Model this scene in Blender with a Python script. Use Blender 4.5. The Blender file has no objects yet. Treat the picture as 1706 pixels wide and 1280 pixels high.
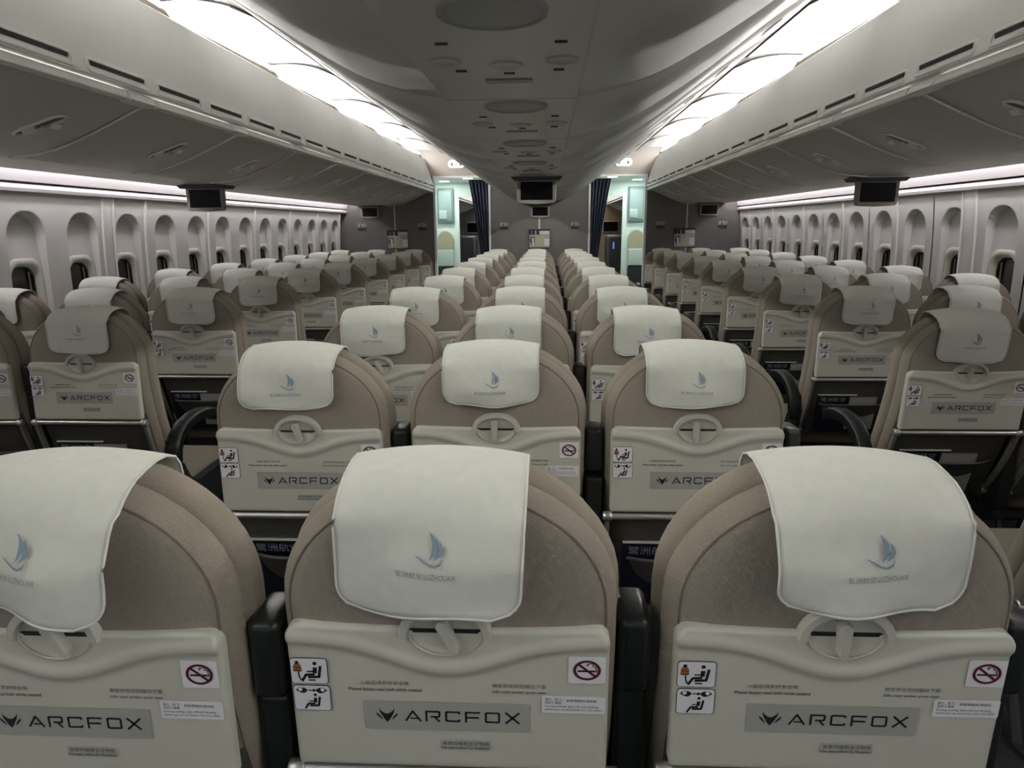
import bpy, math, random
from mathutils import Matrix, Vector
random.seed(7)
S = bpy.context.scene
COL = S.collection
sin, cos, pi = math.sin, math.cos, math.pi

# ------------------------------------------------------------------ camera
FPX, YAW, PIT, ROL = 1150.0, 0.0501, 0.2238, -0.0072
CAM = Vector((0.119, 0.0, 1.43))
Fv = Vector((-sin(YAW)*cos(PIT), cos(YAW)*cos(PIT), -sin(PIT)))
Rv = Vector((cos(YAW), sin(YAW), 0)); Uv = Rv.cross(Fv)
Rv, Uv = (cos(ROL)*Rv + sin(ROL)*Uv, -sin(ROL)*Rv + cos(ROL)*Uv)
cd = bpy.data.cameras.new('camera'); cam = bpy.data.objects.new('camera', cd); COL.objects.link(cam)
cd.sensor_width = 36.0; cd.lens = FPX/1706*36.0; cd.clip_start = 0.02
cam.matrix_world = Matrix((( Rv.x, Uv.x, -Fv.x, CAM.x), (Rv.y, Uv.y, -Fv.y, CAM.y), (Rv.z, Uv.z, -Fv.z, CAM.z), (0, 0, 0, 1)))
S.camera = cam

# ------------------------------------------------------------------ world, exposure
w = bpy.data.worlds.new('world'); S.world = w; w.use_nodes = True
w.node_tree.nodes['Background'].inputs[0].default_value = (0.9, 0.95, 1.0, 1)
w.node_tree.nodes['Background'].inputs[1].default_value = 0.25
S.view_settings.view_transform = 'Standard'; S.view_settings.look = 'None'
S.view_settings.gamma = 1; S.view_settings.use_curve_mapping = False
S.view_settings.exposure = 0.40
LAMP_PANEL, LAMP_TUBE, LAMP_COVE, LAMP_GALLEY = 0.08, 76.0, 22.0, 95.0

# ------------------------------------------------------------------ materials
MATS = {}
def mat(name, col, rough=0.5, metal=0.0, noise=0.0, nscale=30.0, bump=0.0, bscale=200.0, emit=0.0, spec=0.5, weave=False):
    if name in MATS: return MATS[name]
    m = bpy.data.materials.new(name); m.use_nodes = True; nt = m.node_tree; b = nt.nodes['Principled BSDF']
    b.inputs['Base Color'].default_value = (*col, 1); b.inputs['Roughness'].default_value = rough
    b.inputs['Metallic'].default_value = metal; b.inputs['Specular IOR Level'].default_value = spec
    if emit:
        b.inputs['Emission Color'].default_value = (*col, 1); b.inputs['Emission Strength'].default_value = emit
    tc = nt.nodes.new('ShaderNodeTexCoord')
    if noise:
        n = nt.nodes.new('ShaderNodeTexNoise'); n.inputs['Scale'].default_value = nscale; n.inputs['Detail'].default_value = 4
        nt.links.new(tc.outputs['Object'], n.inputs['Vector'])
        r = nt.nodes.new('ShaderNodeMapRange')
        r.inputs[1].default_value = 0.3; r.inputs[2].default_value = 0.7
        r.inputs[3].default_value = 1-noise; r.inputs[4].default_value = 1+noise
        nt.links.new(n.outputs['Fac'], r.inputs[0])
        mx = nt.nodes.new('ShaderNodeMix'); mx.data_type = 'RGBA'; mx.blend_type = 'MULTIPLY'; mx.inputs[0].default_value = 1
        mx.inputs[6].default_value = (*col, 1); nt.links.new(r.outputs[0], mx.inputs[7]); nt.links.new(mx.outputs[2], b.inputs['Base Color'])
    if bump:
        if weave:
            n2 = nt.nodes.new('ShaderNodeTexWave'); n2.bands_direction = 'DIAGONAL'; n2.inputs['Scale'].default_value = bscale
            n2.inputs['Distortion'].default_value = 2.0; n2.inputs['Detail'].default_value = 2; out = n2.outputs['Fac']
        else:
            n2 = nt.nodes.new('ShaderNodeTexNoise'); n2.inputs['Scale'].default_value = bscale; out = n2.outputs['Fac']
        nt.links.new(tc.outputs['Object'], n2.inputs['Vector'])
        bp = nt.nodes.new('ShaderNodeBump'); bp.inputs['Strength'].default_value = bump; bp.inputs['Distance'].default_value = 0.001
        nt.links.new(out, bp.inputs['Height']); nt.links.new(bp.outputs[0], b.inputs['Normal'])
    MATS[name] = m
    return m
FAB = mat('seat_fabric', (0.285, 0.250, 0.205), 0.9, noise=0.10, nscale=420, bump=0.55, bscale=260, weave=True, spec=0.2)
FAB2 = mat('seat_fabric_front', (0.300, 0.262, 0.212), 0.9, noise=0.10, nscale=420, bump=0.5, bscale=260, weave=True, spec=0.2)
SEAM = mat('seam_thread', (0.16, 0.135, 0.105), 0.9)
TRAY = mat('tray_plastic', (0.525, 0.525, 0.45), 0.34, noise=0.02, nscale=6)
LATCH = mat('latch_plastic', (0.47, 0.47, 0.405), 0.4)
CLOTH = mat('cover_cloth', (0.615, 0.625, 0.56), 0.85, noise=0.03, nscale=60, bump=0.25, bscale=700, spec=0.2)
HEM = mat('hem_thread', (0.63, 0.63, 0.59), 0.9)
LOGOB = mat('logo_blue', (0.21, 0.29, 0.36), 0.8)
LOGOG = mat('logo_grey', (0.27, 0.285, 0.285), 0.8)
BLACK = mat('black_plastic', (0.012, 0.015, 0.015), 0.32, bump=0.1, bscale=400)
DARKP = mat('dark_panel', (0.060, 0.058, 0.050), 0.7, noise=0.12, nscale=40, bump=0.2, bscale=300)
POCK = mat('pocket_vinyl', (0.045, 0.044, 0.040), 0.55, noise=0.1, nscale=30)
METAL = mat('brushed_metal', (0.62, 0.62, 0.60), 0.32, metal=0.85)
ARMM = mat('tray_arm_metal', (0.32, 0.31, 0.28), 0.45, metal=0.6)
WHITE = mat('sticker_white', (0.74, 0.73, 0.76), 0.5)
INK = mat('ink_black', (0.012, 0.012, 0.014), 0.5)
INKG = mat('ink_grey', (0.06, 0.06, 0.055), 0.6)
MAROON = mat('ink_maroon', (0.09, 0.008, 0.022), 0.5)
ORANGE = mat('ink_orange', (0.30, 0.115, 0.03), 0.5)
PLATE = mat('plate_grey', (0.36, 0.36, 0.325), 0.45)
PLATE2 = mat('plate_grey_small', (0.42, 0.42, 0.37), 0.45)
FRAME = mat('seat_frame_dark', (0.03, 0.03, 0.03), 0.5)
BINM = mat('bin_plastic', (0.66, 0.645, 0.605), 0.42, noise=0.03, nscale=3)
BINW = mat('bin_trim_white', (0.88, 0.87, 0.84), 0.4)
HNDW = mat('handle_white', (0.93, 0.92, 0.89), 0.35)
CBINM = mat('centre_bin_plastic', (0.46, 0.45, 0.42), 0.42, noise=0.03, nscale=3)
VAL = mat('valance_plastic', (0.85, 0.85, 0.83), 0.5, noise=0.015, nscale=4)
WALLM = mat('sidewall_plastic', (0.62, 0.61, 0.59), 0.5, noise=0.02, nscale=5)
BEZEL = mat('window_bezel', (0.66, 0.65, 0.58), 0.45)
RAIL = mat('rail_plastic', (0.70, 0.68, 0.66), 0.45)
COVEM = mat('cove_plastic', (0.40, 0.38, 0.38), 0.6)
PANE = mat('window_dark', (0.022, 0.021, 0.02), 0.2)
SEALM = mat('window_seal', (0.01, 0.01, 0.01), 0.5)
SLOT = mat('slot_dark', (0.03, 0.03, 0.03), 0.7)
CARPET = mat('carpet', (0.035, 0.037, 0.042), 0.95, noise=0.35, nscale=150, bump=0.6, bscale=300, spec=0.1)
BULK = mat('bulkhead_laminate', (0.150, 0.141, 0.132), 0.6, noise=0.04, nscale=8)
HEADER = mat('header_laminate', (0.36, 0.32, 0.29), 0.55)
JAMB = mat('jamb_white', (0.75, 0.77, 0.75), 0.4)
MINT_LIT = mat('galley_white_mint_lit', (0.80, 0.875, 0.835), 0.4)  # white galley walls; mint tint of the light there put into the colour
MINTD = mat('galley_panel', (0.20, 0.26, 0.25), 0.4)
CURT = mat('curtain_navy', (0.055, 0.064, 0.105), 0.9, noise=0.15, nscale=60, bump=0.3, bscale=500)
SCREEN = mat('screen_black', (0.003, 0.003, 0.004), 0.25, spec=0.12)
BEZG = mat('monitor_grey', (0.27, 0.26, 0.235), 0.45)
SHELLM = mat('shell_white', (0.6, 0.6, 0.58), 0.6)
POSTB = mat('poster_olive', (0.40, 0.40, 0.29), 0.4)
POSTW = mat('poster_white', (0.60, 0.60, 0.60), 0.4)
LEATH = mat('dark_leather', (0.025, 0.025, 0.027), 0.35)
TANW = mat('tan_laminate', (0.30, 0.22, 0.13), 0.5)
MAGN = mat('magazine_navy', (0.010, 0.012, 0.022), 0.25)
PAPER = mat('paper_white', (0.75, 0.75, 0.73), 0.6)
CARDG = mat('card_grey', (0.26, 0.26, 0.26), 0.4)
BEIGE = mat('jumpseat_beige', (0.44, 0.40, 0.28), 0.8)
REDP = mat('red_pouch', (0.10, 0.012, 0.015), 0.7)
E_PANEL = mat('lamp_diffuser', (0.27, 0.267, 0.264), 0.5, emit=LAMP_PANEL)
E_TUBE = mat('lamp_tube', (1.0, 0.99, 0.95), 0.5, emit=LAMP_TUBE)
E_COVE = mat('cove_led', (1.0, 0.95, 1.0), 0.5, emit=LAMP_COVE)
E_DOWN = mat('downlight_led', (0.90, 1.0, 0.95), 0.5, emit=LAMP_GALLEY)
E_SIGN = mat('sign_lit', (0.92, 1.0, 0.95), 0.5, emit=0.75)
E_BLUE = mat('reading_led_blue', (0.15, 0.3, 1.0), 0.5, emit=0.5)

# ------------------------------------------------------------------ mesh helpers
class MB:
    def __init__(s): s.v = []; s.f = []; s.m = []
    def add(s, vs, fs, mi=0):
        o = len(s.v); s.v += [tuple(p) for p in vs]
        for f in fs: s.f.append(tuple(o+i for i in f)); s.m.append(mi)
    def box(s, x0, x1, y0, y1, z0, z1, mi=0):
        s.add([(x, y, z) for z in (z0, z1) for y in (y0, y1) for x in (x0, x1)],
              [(0, 2, 3, 1), (4, 5, 7, 6), (0, 1, 5, 4), (2, 6, 7, 3), (0, 4, 6, 2), (1, 3, 7, 5)], mi)
    def rings(s, rs, mi=0, cap0=True, cap1=True, closed=True):
        n = len(rs[0]); o = len(s.v)
        for r in rs: s.v += [tuple(p) for p in r]
        for k in range(len(rs)-1):
            for i in range(n if closed else n-1):
                a = o+k*n+i; b = o+k*n+(i+1) % n
                s.f.append((a, b, b+n, a+n)); s.m.append(mi)
        if cap0: s.f.append(tuple(o+i for i in reversed(range(n)))); s.m.append(mi)
        if cap1: s.f.append(tuple(o+(len(rs)-1)*n+i for i in range(n))); s.m.append(mi)
    def tube(s, pts, r, n=8, mi=0, closed=False):
        pts = [Vector(p) for p in pts]; rs = []; N = len(pts)
        for i, p in enumerate(pts):
            a = pts[i-1] if (i > 0 or closed) else p
            b = pts[(i+1) % N] if (i < N-1 or closed) else p
            t = (b-a).normalized()
            u = t.cross(Vector((0.13, 0.31, 0.94)))
            if u.length < 1e-3: u = t.cross(Vector((1, 0, 0)))
            u.normalize(); q = t.cross(u)
            rs.append([p+u*(r*cos(2*pi*k/n))+q*(r*sin(2*pi*k/n)) for k in range(n)])
        if closed: rs.append(rs[0]); s.rings(rs, mi, False, False)
        else: s.rings(rs, mi)
    def grid(s, rows, mi=0):
        n = len(rows[0]); o = len(s.v)
        for r in rows: s.v += [tuple(p) for p in r]
        for k in range(len(rows)-1):
            for i in range(n-1):
                a = o+k*n+i; s.f.append((a, a+1, a+n+1, a+n)); s.m.append(mi)
    def poly(s, pts, mi=0): s.add(pts, [tuple(range(len(pts)))], mi)
    def prism_y(s, prof, y0, y1, mi=0, caps=True):     # prof: closed (x,z) outline
        s.rings([[(x, y0, z) for x, z in prof], [(x, y1, z) for x, z in prof]], mi, caps, caps)
    def disc(s, c, r, ax='z', n=24, mi=0, h=0.004, ry=None):
        ry = ry or r; x, y, z = c; R = []
        for d in (0, h):
            if ax == 'z': R.append([(x+r*cos(2*pi*k/n), y+ry*sin(2*pi*k/n), z-d) for k in range(n)])
            elif ax == 'y': R.append([(x+r*cos(2*pi*k/n), y-d, z+ry*sin(2*pi*k/n)) for k in range(n)])
            else: R.append([(x-d, y+r*cos(2*pi*k/n), z+ry*sin(2*pi*k/n)) for k in range(n)])
        s.rings(R, mi)
    def mesh(s, name, mats, smooth=False, angle=None):
        me = bpy.data.meshes.new(name); me.from_pydata(s.v, [], s.f)
        for m in (mats if isinstance(mats, (list, tuple)) else [mats]): me.materials.append(m)
        me.polygons.foreach_set('material_index', s.m)
        import bmesh
        bm = bmesh.new(); bm.from_mesh(me); bmesh.ops.recalc_face_normals(bm, faces=bm.faces); bm.to_mesh(me); bm.free()
        if smooth:
            me.polygons.foreach_set('use_smooth', [True]*len(me.polygons))
            if angle: me.set_sharp_from_angle(angle=math.radians(angle))
        me.update(); return me
def flatmesh(s, name, mats):      # printed pieces: keep the face order, no normal recalculation
    me = bpy.data.meshes.new(name); me.from_pydata(s.v, [], s.f)
    for m in mats: me.materials.append(m)
    me.polygons.foreach_set('material_index', s.m); me.update(); return me
def rrect(x0, x1, z0, z1, r, n=5):
    P = []
    for cx, cz, a in ((x1-r, z1-r, 0), (x0+r, z1-r, 90), (x0+r, z0+r, 180), (x1-r, z0+r, 270)):
        for k in range(n+1):
            t = math.radians(a+90*k/n); P.append((cx+r*cos(t), cz+r*sin(t)))
    return P
def sbox(name, mats, x0, x1, y0, y1, z0, z1, r=0.01, n=3):
    """rounded box: every edge rounded by r"""
    mb = MB(); rs = []
    for k in range(n+1):
        t = pi/2*k/n; d = r*(1-sin(t)); rs.append([(x, y0+0, z) for x, z in rrect(x0+d, x1-d, z0+d, z1-d, max(r-d, r*0.15))])
        rs[-1] = [(x, y0+r*(1-cos(t)), z) for x, _, z in rs[-1]]
    for k in range(n, -1, -1):
        t = pi/2*k/n; d = r*(1-sin(t)); q = rrect(x0+d, x1-d, z0+d, z1-d, max(r-d, r*0.15))
        rs.append([(x, y1-r*(1-cos(t)), z) for x, z in q])
    mb.rings(rs); return mb.mesh(name, mats, True, 50)
def O(name, me, parent=None, loc=None, M=None):
    o = bpy.data.objects.new(name, me); COL.objects.link(o)
    if parent: o.parent = parent
    if M is not None: o.matrix_local = M
    elif loc: o.location = loc
    return o
def tag(o, label=None, cat=None, group=None, kind=None):
    if label: o['label'] = label
    if cat: o['category'] = cat
    if group: o['group'] = group
    if kind: o['kind'] = kind
    return o
def thing(name, loc, label, cat, group=None):
    return tag(O(name, None, loc=loc), label, cat, group)
def struct(name, me, loc=None): return tag(O(name, me, loc=loc), kind='structure')

# ------------------------------------------------------------------ print helpers (2-D shapes in x,z seen from -Y)
def circ(x, z, r, n=20, rz=None): return [(x+r*cos(2*pi*k/n), z+(rz or r)*sin(2*pi*k/n)) for k in range(n)]
class Print:
    def __init__(s): s.mb = MB()
    def poly(s, pts, mi=0, lay=1): s.mb.poly([(x, -0.0004*lay, z) for x, z in pts], mi)
    def stroke(s, pts, wd, mi=0, lay=1, joint=True):
        for (a, b), (c, d) in zip(pts[:-1], pts[1:]):
            L = math.hypot(c-a, d-b) or 1e-9; nx, nz = -(d-b)/L*wd/2, (c-a)/L*wd/2
            s.poly([(a+nx, b+nz), (a-nx, b-nz), (c-nx, d-nz), (c+nx, d+nz)], mi, lay)
        if joint:
            for p in pts[1:-1]: s.poly(circ(p[0], p[1], wd/2, 8), mi, lay)
    def ring(s, x, z, r0, r1, mi=0, lay=1, n=28, rz=1.0):
        for k in range(n):
            a, b = 2*pi*k/n, 2*pi*(k+1)/n
            s.poly([(x+r1*cos(a), z+r1*rz*sin(a)), (x+r1*cos(b), z+r1*rz*sin(b)), (x+r0*cos(b), z+r0*rz*sin(b)), (x+r0*cos(a), z+r0*rz*sin(a))], mi, lay)
    def text(s, body, x, z, wd, h, mi=0, lay=1, bold=0.0):
        v, f = text2d(body, bold)
        x0 = min(p[0] for p in v); x1 = max(p[0] for p in v); z0 = min(p[1] for p in v); z1 = max(p[1] for p in v)
        sx = wd/(x1-x0); sz = h/(z1-z0)
        s.mb.add([(x+(p[0]-x0)*sx, -0.0004*lay, z+(p[1]-z0)*sz) for p in v], f, mi)
TXT = {}
def text2d(body, bold=0.0):
    if (body, bold) in TXT: return TXT[(body, bold)]
    c = bpy.data.curves.new('t', 'FONT'); c.body = body; c.resolution_u = 2; c.offset = bold
    o = bpy.data.objects.new('t', c); COL.objects.link(o)
    dg = bpy.context.evaluated_depsgraph_get(); me = bpy.data.meshes.new_from_object(o.evaluated_get(dg))
    r = ([tuple(v.co) for v in me.vertices], [tuple(p.vertices) for p in me.polygons])
    bpy.data.objects.remove(o); bpy.data.curves.remove(c); bpy.data.meshes.remove(me)
    TXT[(body, bold)] = r; return r

CX = 0.02            # cabin centre line
SIDE = {-1: 'grey-walled doorway side', 1: 'tan-walled doorway side'}     # the forward wall seen through each doorway
Y_END = 10.0         # bulkhead
PITCH, Y1 = 0.813, 0.758
ORD = ['', 'first', 'second', 'third', 'fourth', 'fifth', 'sixth', 'seventh', 'eighth', 'ninth', 'tenth', 'eleventh', 'twelfth', 'thirteenth', 'fourteenth', 'fifteenth', 'sixteenth', 'seventeenth']

# ================================================================== SETTING
# floor
mb = MB(); mb.box(-3.0, 3.0, -3.0, 18.0, -0.05, 0.0); struct('floor', mb.mesh('floor', CARPET))
# outer shell of the cabin, side walls
def xw(z):
    return 2.795-0.10*(z-1.05)**2 if z > 1.05 else 2.795-0.13*(1.05-z)**2
def wall_shell(sx):
    prof = [(xw(z)+0.11, z) for z in [0.0, 0.3, 0.6, 0.9, 1.2, 1.5, 1.8, 2.1, 2.45]]
    prof = prof+[(x+0.04, z) for x, z in reversed(prof)]
    m = MB(); m.prism_y([(CX+sx*x, z) for x, z in prof], -3.0, 18.0); return m.mesh('wall_shell', SHELLM, True, 40)
WL = struct('wall_left', wall_shell(-1)); WR = struct('wall_right', wall_shell(1))
mb = MB(); mb.box(-3, 3, -3.0, 18.0, 2.60, 2.66); CEIL = struct('ceiling', mb.mesh('ceiling', SHELLM))

# window bays
ZT, ZB = 1.637, 0.06
BW = 0.478
HOLE = (0.118, 0.915, 1.250)          # half width, z0, z1 of the cut-out
def recess(dy, z):
    aw, at = 0.148, 1.535
    if z > at: return 0.0
    # arched top
    e = aw-abs(dy)
    top = at-z
    if top < 0.14: e = min(e, 0.14*(1-math.sqrt((dy/aw)**2+((0.14-top)/0.14)**2)))
    if e <= 0: return 0.0
    k = min(1, e/0.014); k = k*k*(3-2*k)
    f = 0.066-0.034*min(1, max(0, (at-z)/0.30))
    if z < 0.8: f *= max(0, 1-(0.8-z)/0.25)
    return f*k
def bay_mesh(sx):
    hy, z0, z1 = HOLE
    ys = sorted(set([-BW/2, BW/2, -hy, hy]+[round(-BW/2+BW*k/64, 4) for k in range(1, 64)]+[s*v for s in (-1, 1) for v in (0.1475, 0.142, 0.137, 0.133)]))
    zs = sorted(set([ZB, ZT, z0, z1]+[round(ZB+(0.9-ZB)*k/12, 4) for k in range(1, 12)]+[round(0.9+(1.3-0.9)*k/18, 4) for k in range(18)]+[round(1.3+0.25*k/50, 4) for k in range(51)]+[1.58, 1.61]))
    m = MB(); n = len(ys)
    for z in zs:
        for y in ys: m.v.append((sx*(xw(z)+recess(y, z)), y, z))
    for a in range(len(zs)-1):
        for b in range(n-1):
            cy, cz = (ys[b]+ys[b+1])/2, (zs[a]+zs[a+1])/2
            if abs(cy) < hy and z0 < cz < z1: continue
            i = a*n+b; m.f.append((i, i+1, i+n+1, i+n)); m.m.append(0)
    me = m.mesh('sidewall_panel', WALLM, True, 60); return me
def bezel_mesh(sx):
    hy, z0, z1 = HOLE; m = MB(); rs = []
    xs = lambda y, z: xw(z)+recess(0, z)
    N = 6
    def ring(hw, za, zb, r, dx):
        return [(sx*(xs(0, z)+dx), y, z) for y, z in rrect(-hw, hw, za, zb, r, N)]
    rs = [ring(hy+0.022, z0-0.030, z1+0.030, 0.085, 0.003), ring(hy+0.018, z0-0.024, z1+0.024, 0.085, -0.004), ring(hy-0.002, z0+0.000, z1-0.000, 0.080, -0.006),
          ring(hy-0.010, z0+0.010, z1-0.010, 0.075, 0.002), ring(hy-0.016, z0+0.016, z1-0.016, 0.072, 0.012), ring(hy-0.020, z0+0.020, z1-0.020, 0.070, 0.026)]
    m.rings(rs, 0, False, False); return m.mesh('window_bezel', BEZEL, True, 70)
def pane_mesh(sx):
    hy, z0, z1 = HOLE; m = MB()
    zc = (z0+z1)/2; x = xw(zc)+recess(0, zc)
    q = rrect(-hy+0.020, hy-0.020, z0+0.020, z1-0.020, 0.070, 6); q2 = rrect(-hy+0.030, hy-0.030, z0+0.030, z1-0.030, 0.062, 6)
    m.rings([[(sx*(x+0.024), y, z) for y, z in q], [(sx*(x+0.028), y, z) for y, z in q2], [(sx*(x+0.040), y, z) for y, z in q2]], 0, False, False)
    m.poly([(sx*(x+0.040), y, z) for y, z in q2], 1)
    return m.mesh('window_pane', [SEALM, PANE], False)
def shade_mesh(sx):
    hy, z0, z1 = HOLE; m = MB(); zc = (z0+z1)/2; x = xw(zc)+recess(0, zc)
    m.box(min(sx*(x+.030), sx*(x+.036)), max(sx*(x+.030), sx*(x+.036)), hy-.055, hy-.043, z0+.05, z1-.05); return m.mesh('window_slide', BEZG)
WN = 0
for sx, W, y0, p, ks in ((-1, WL, 3.785, 0.478, range(-3, 13)), (1, WR, 4.315, 0.4905, range(-4, 12))):
    bm_, bz, pn, sh = bay_mesh(sx), bezel_mesh(sx), pane_mesh(sx), shade_mesh(sx)
    for k in ks:
        yc = y0+p*k
        if yc > 9.9: continue
        O('sidewall_panel', bm_, W, (CX, yc, 0))
        WN += 1
        wn = struct('window_%d' % WN, bz, (CX, yc, 0)); O('pane', pn, wn); O('shade_track', sh, wn)
    # rails and seams
    m = MB(); m.prism_y([(CX+sx*x, z) for x, z in ((xw(1.6)-0.03, 1.637), (xw(1.6)-0.034, 1.655), (xw(1.6)-0.02, 1.676), (xw(1.6)+0.05, 1.70), (xw(1.6)+0.05, 1.632), (xw(1.6)-0.02, 1.632))], -3.0, 9.99)
    struct('trim_%d' % (1 if sx < 0 else 2), m.mesh('light_rail', COVEM, True, 40))
    m = MB(); m.prism_y([(CX+sx*x, z) for x, z in ((2.735, 1.69), (2.715, 1.76), (2.665, 1.84), (2.70, 1.86), (2.79, 1.78), (2.79, 1.69))], -3.0, 9.99)
    struct('trim_%d' % (3 if sx < 0 else 4), m.mesh('cove_panel', COVEM, True, 60))
    # flat strips over the panel joints
    def strip(ya, yb, proud=0.012):
        m = MB(); rs = []
        for z in [ZB+(ZT-ZB)*k/24 for k in range(25)]:
            x = xw(z); rs.append([(CX+sx*(x+0.03), ya, z), (CX+sx*(x-proud*0.4), ya+0.002, z), (CX+sx*(x-proud), ya+0.007, z), (CX+sx*(x-proud), yb-0.007, z), (CX+sx*(x-proud*0.4), yb-0.002, z), (CX+sx*(x+0.03), yb, z)])
        m.rings(rs, 0); O('joint_strip', m.mesh('joint_strip', RAIL, True, 30), W)
    if sx < 0:
        strip(4.452, 4.470); strip(4.470, 4.565, 0.004); strip(4.565, 4.583)
        for ya in (3.52, 4.95, 5.90, 6.857, 7.813, 8.77, 9.72): strip(ya-0.016, ya+0.016)
    else:
        strip(4.552, 4.568); strip(4.568, 4.700, 0.004); strip(4.700, 4.718)
        for ya in (3.58, 5.552, 6.535, 7.515, 8.495, 9.475): strip(ya-0.016, ya+0.016)

# valance with air vents, one prism per side
VPROF = [(1.480, 1.958), (1.492, 2.02), (1.507, 2.094), (1.540, 2.20), (1.578, 2.300), (1.592, 2.352), (1.602, 2.362), (1.625, 2.362), (1.615, 2.30), (1.57, 2.18), (1.54, 2.09), (1.53, 1.958)]
def vent_mesh(sx):
    m = MB(); L, H = 0.185, 0.026
    for k, (l, h, x) in enumerate(((L, H, 0), (L, H, -0.004), (L-0.004, H-0.004, -0.006))): pass
    def ring(l, h, d, r): return [(sx*(1.487+0.2*z+d), y, z) for y, z in rrect(-l, l, -h, h, r, 4)]
    m.rings([ring(L, H, 0.004, 0.012), ring(L, H, -0.004, 0.012), ring(L-.004, H-.004, -0.006, 0.010), ring(L-.010, H-.010, -0.005, 0.008), ring(L-.012, H-.011, 0.003, 0.007)], 0, False, True)
    me = m.mesh('vent_frame', VAL, True, 40)
    s = MB(); s.box(min(sx*1.4835, sx*1.492), max(sx*1.4835, sx*1.492), -L+.022, L-.022, -0.001, 0.0125); return me, s.mesh('vent_slot', SLOT)
for sx, nm in ((-1, 'trim_5'), (1, 'trim_6')):
    m = MB(); m.prism_y([(CX+sx*x, z) for x, z in VPROF], -3.0, 9.99)
    V = struct(nm, m.mesh('valance', VAL, True, 22))
    fm, sm = vent_mesh(sx)
    for k in range(-4, 17):
        yc = 2.675+0.444*k
        if yc > 9.8: break
        v = O('air_vent', fm, V, (CX, yc, 1.990)); O('slot', sm, v)

# ------------------------------------------------------------------ ceiling lights
SEG = 1.30
def panel_z(t): return 2.396+0.035*sin(pi*t)+0.070*t        # t 0 inner .. 1 outer
def fixture_meshes(sx):
    XI, XO = 1.235, 1.735
    m = MB()
    m.grid([[(sx*(XI+(XO-XI)*t), y, panel_z(t)) for t in [k/12 for k in range(13)]] for y in (0.004, SEG-0.004)])
    PF = mat('panel_frame', (0.10, 0.094, 0.092), 0.6); frame = m.mesh('ceiling_panel', PF, True)
    d = MB(); ya, yb = 0.07, SEG-0.07; rows = []
    NY = 16
    for j in range(NY+1):
        y = ya+(yb-ya)*j/NY; r = 0.08
        e = min(y-ya, yb-y); ins = 0.0 if e > r else r-math.sqrt(max(0, r*r-(r-e)**2))
        xi = XI+0.055+ins
        rows.append([(sx*(xi+(XO-0.03-xi)*k/10), y, panel_z((xi+(XO-0.03-xi)*k/10-XI)/(XO-XI))-0.006) for k in range(11)])
    d.grid(rows); dm = d.mesh('diffuser', E_PANEL, True)
    rim = MB(); edge = [r[0] for r in rows]; rim.tube([(x, y, z+0.001) for x, y, z in edge], 0.0045, 6)
    rm = rim.mesh('panel_rim', PF, True)
    t = MB(); t.tube([(sx*1.652, 0.10, 2.420), (sx*1.652, SEG-0.03, 2.420)], 0.015, 10); tm = t.mesh('tube', E_TUBE, True)
    k = MB(); k.rings([[(sx*x, y, z) for x, z in ((1.603, 2.360), (1.603, 2.360+h), (1.622, 2.360+h), (1.622, 2.360))] for y, h in ((0.16, 0.003), (SEG-0.22, 0.026), (SEG-0.08, 0.022), (SEG-0.04, 0.004))]); km = k.mesh('reflector', mat('reflector_tan', (0.42, 0.37, 0.29), 0.6))
    return frame, dm, rm, tm, km
for sx in (-1, 1):
    fm, dm, rm, tm, km = fixture_meshes(sx)
    for i in range(-4, 5):
        ys = 3.37+SEG*i+ (0.0 if sx < 0 else 0.0)
        if ys+SEG > Y_END+0.2: continue
        n = 5-i
        t = thing('ceiling_light', (CX, ys, 0), 'lit white ceiling light panel over the aisle, %s back from the bulkhead, %s' % (ORD[n], SIDE[sx]), 'ceiling light', 'ceiling light panels over the aisles')
        O('ceiling_panel', fm, t); O('diffuser', dm, t); O('panel_rim', rm, t); O('tube', tm, t); O('reflector', km, t)
    # cove strip above the windows
    m = MB(); m.box(min(CX+sx*2.645, CX+sx*2.665), max(CX+sx*2.645, CX+sx*2.665), -2.5, 9.95, 1.785, 1.797)
    tag(O('cove_light', m.mesh('cove_light', E_COVE)), 'thin light strip behind the bins above the windows, '+SIDE[sx], 'light strip', 'cove light strips')

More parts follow.
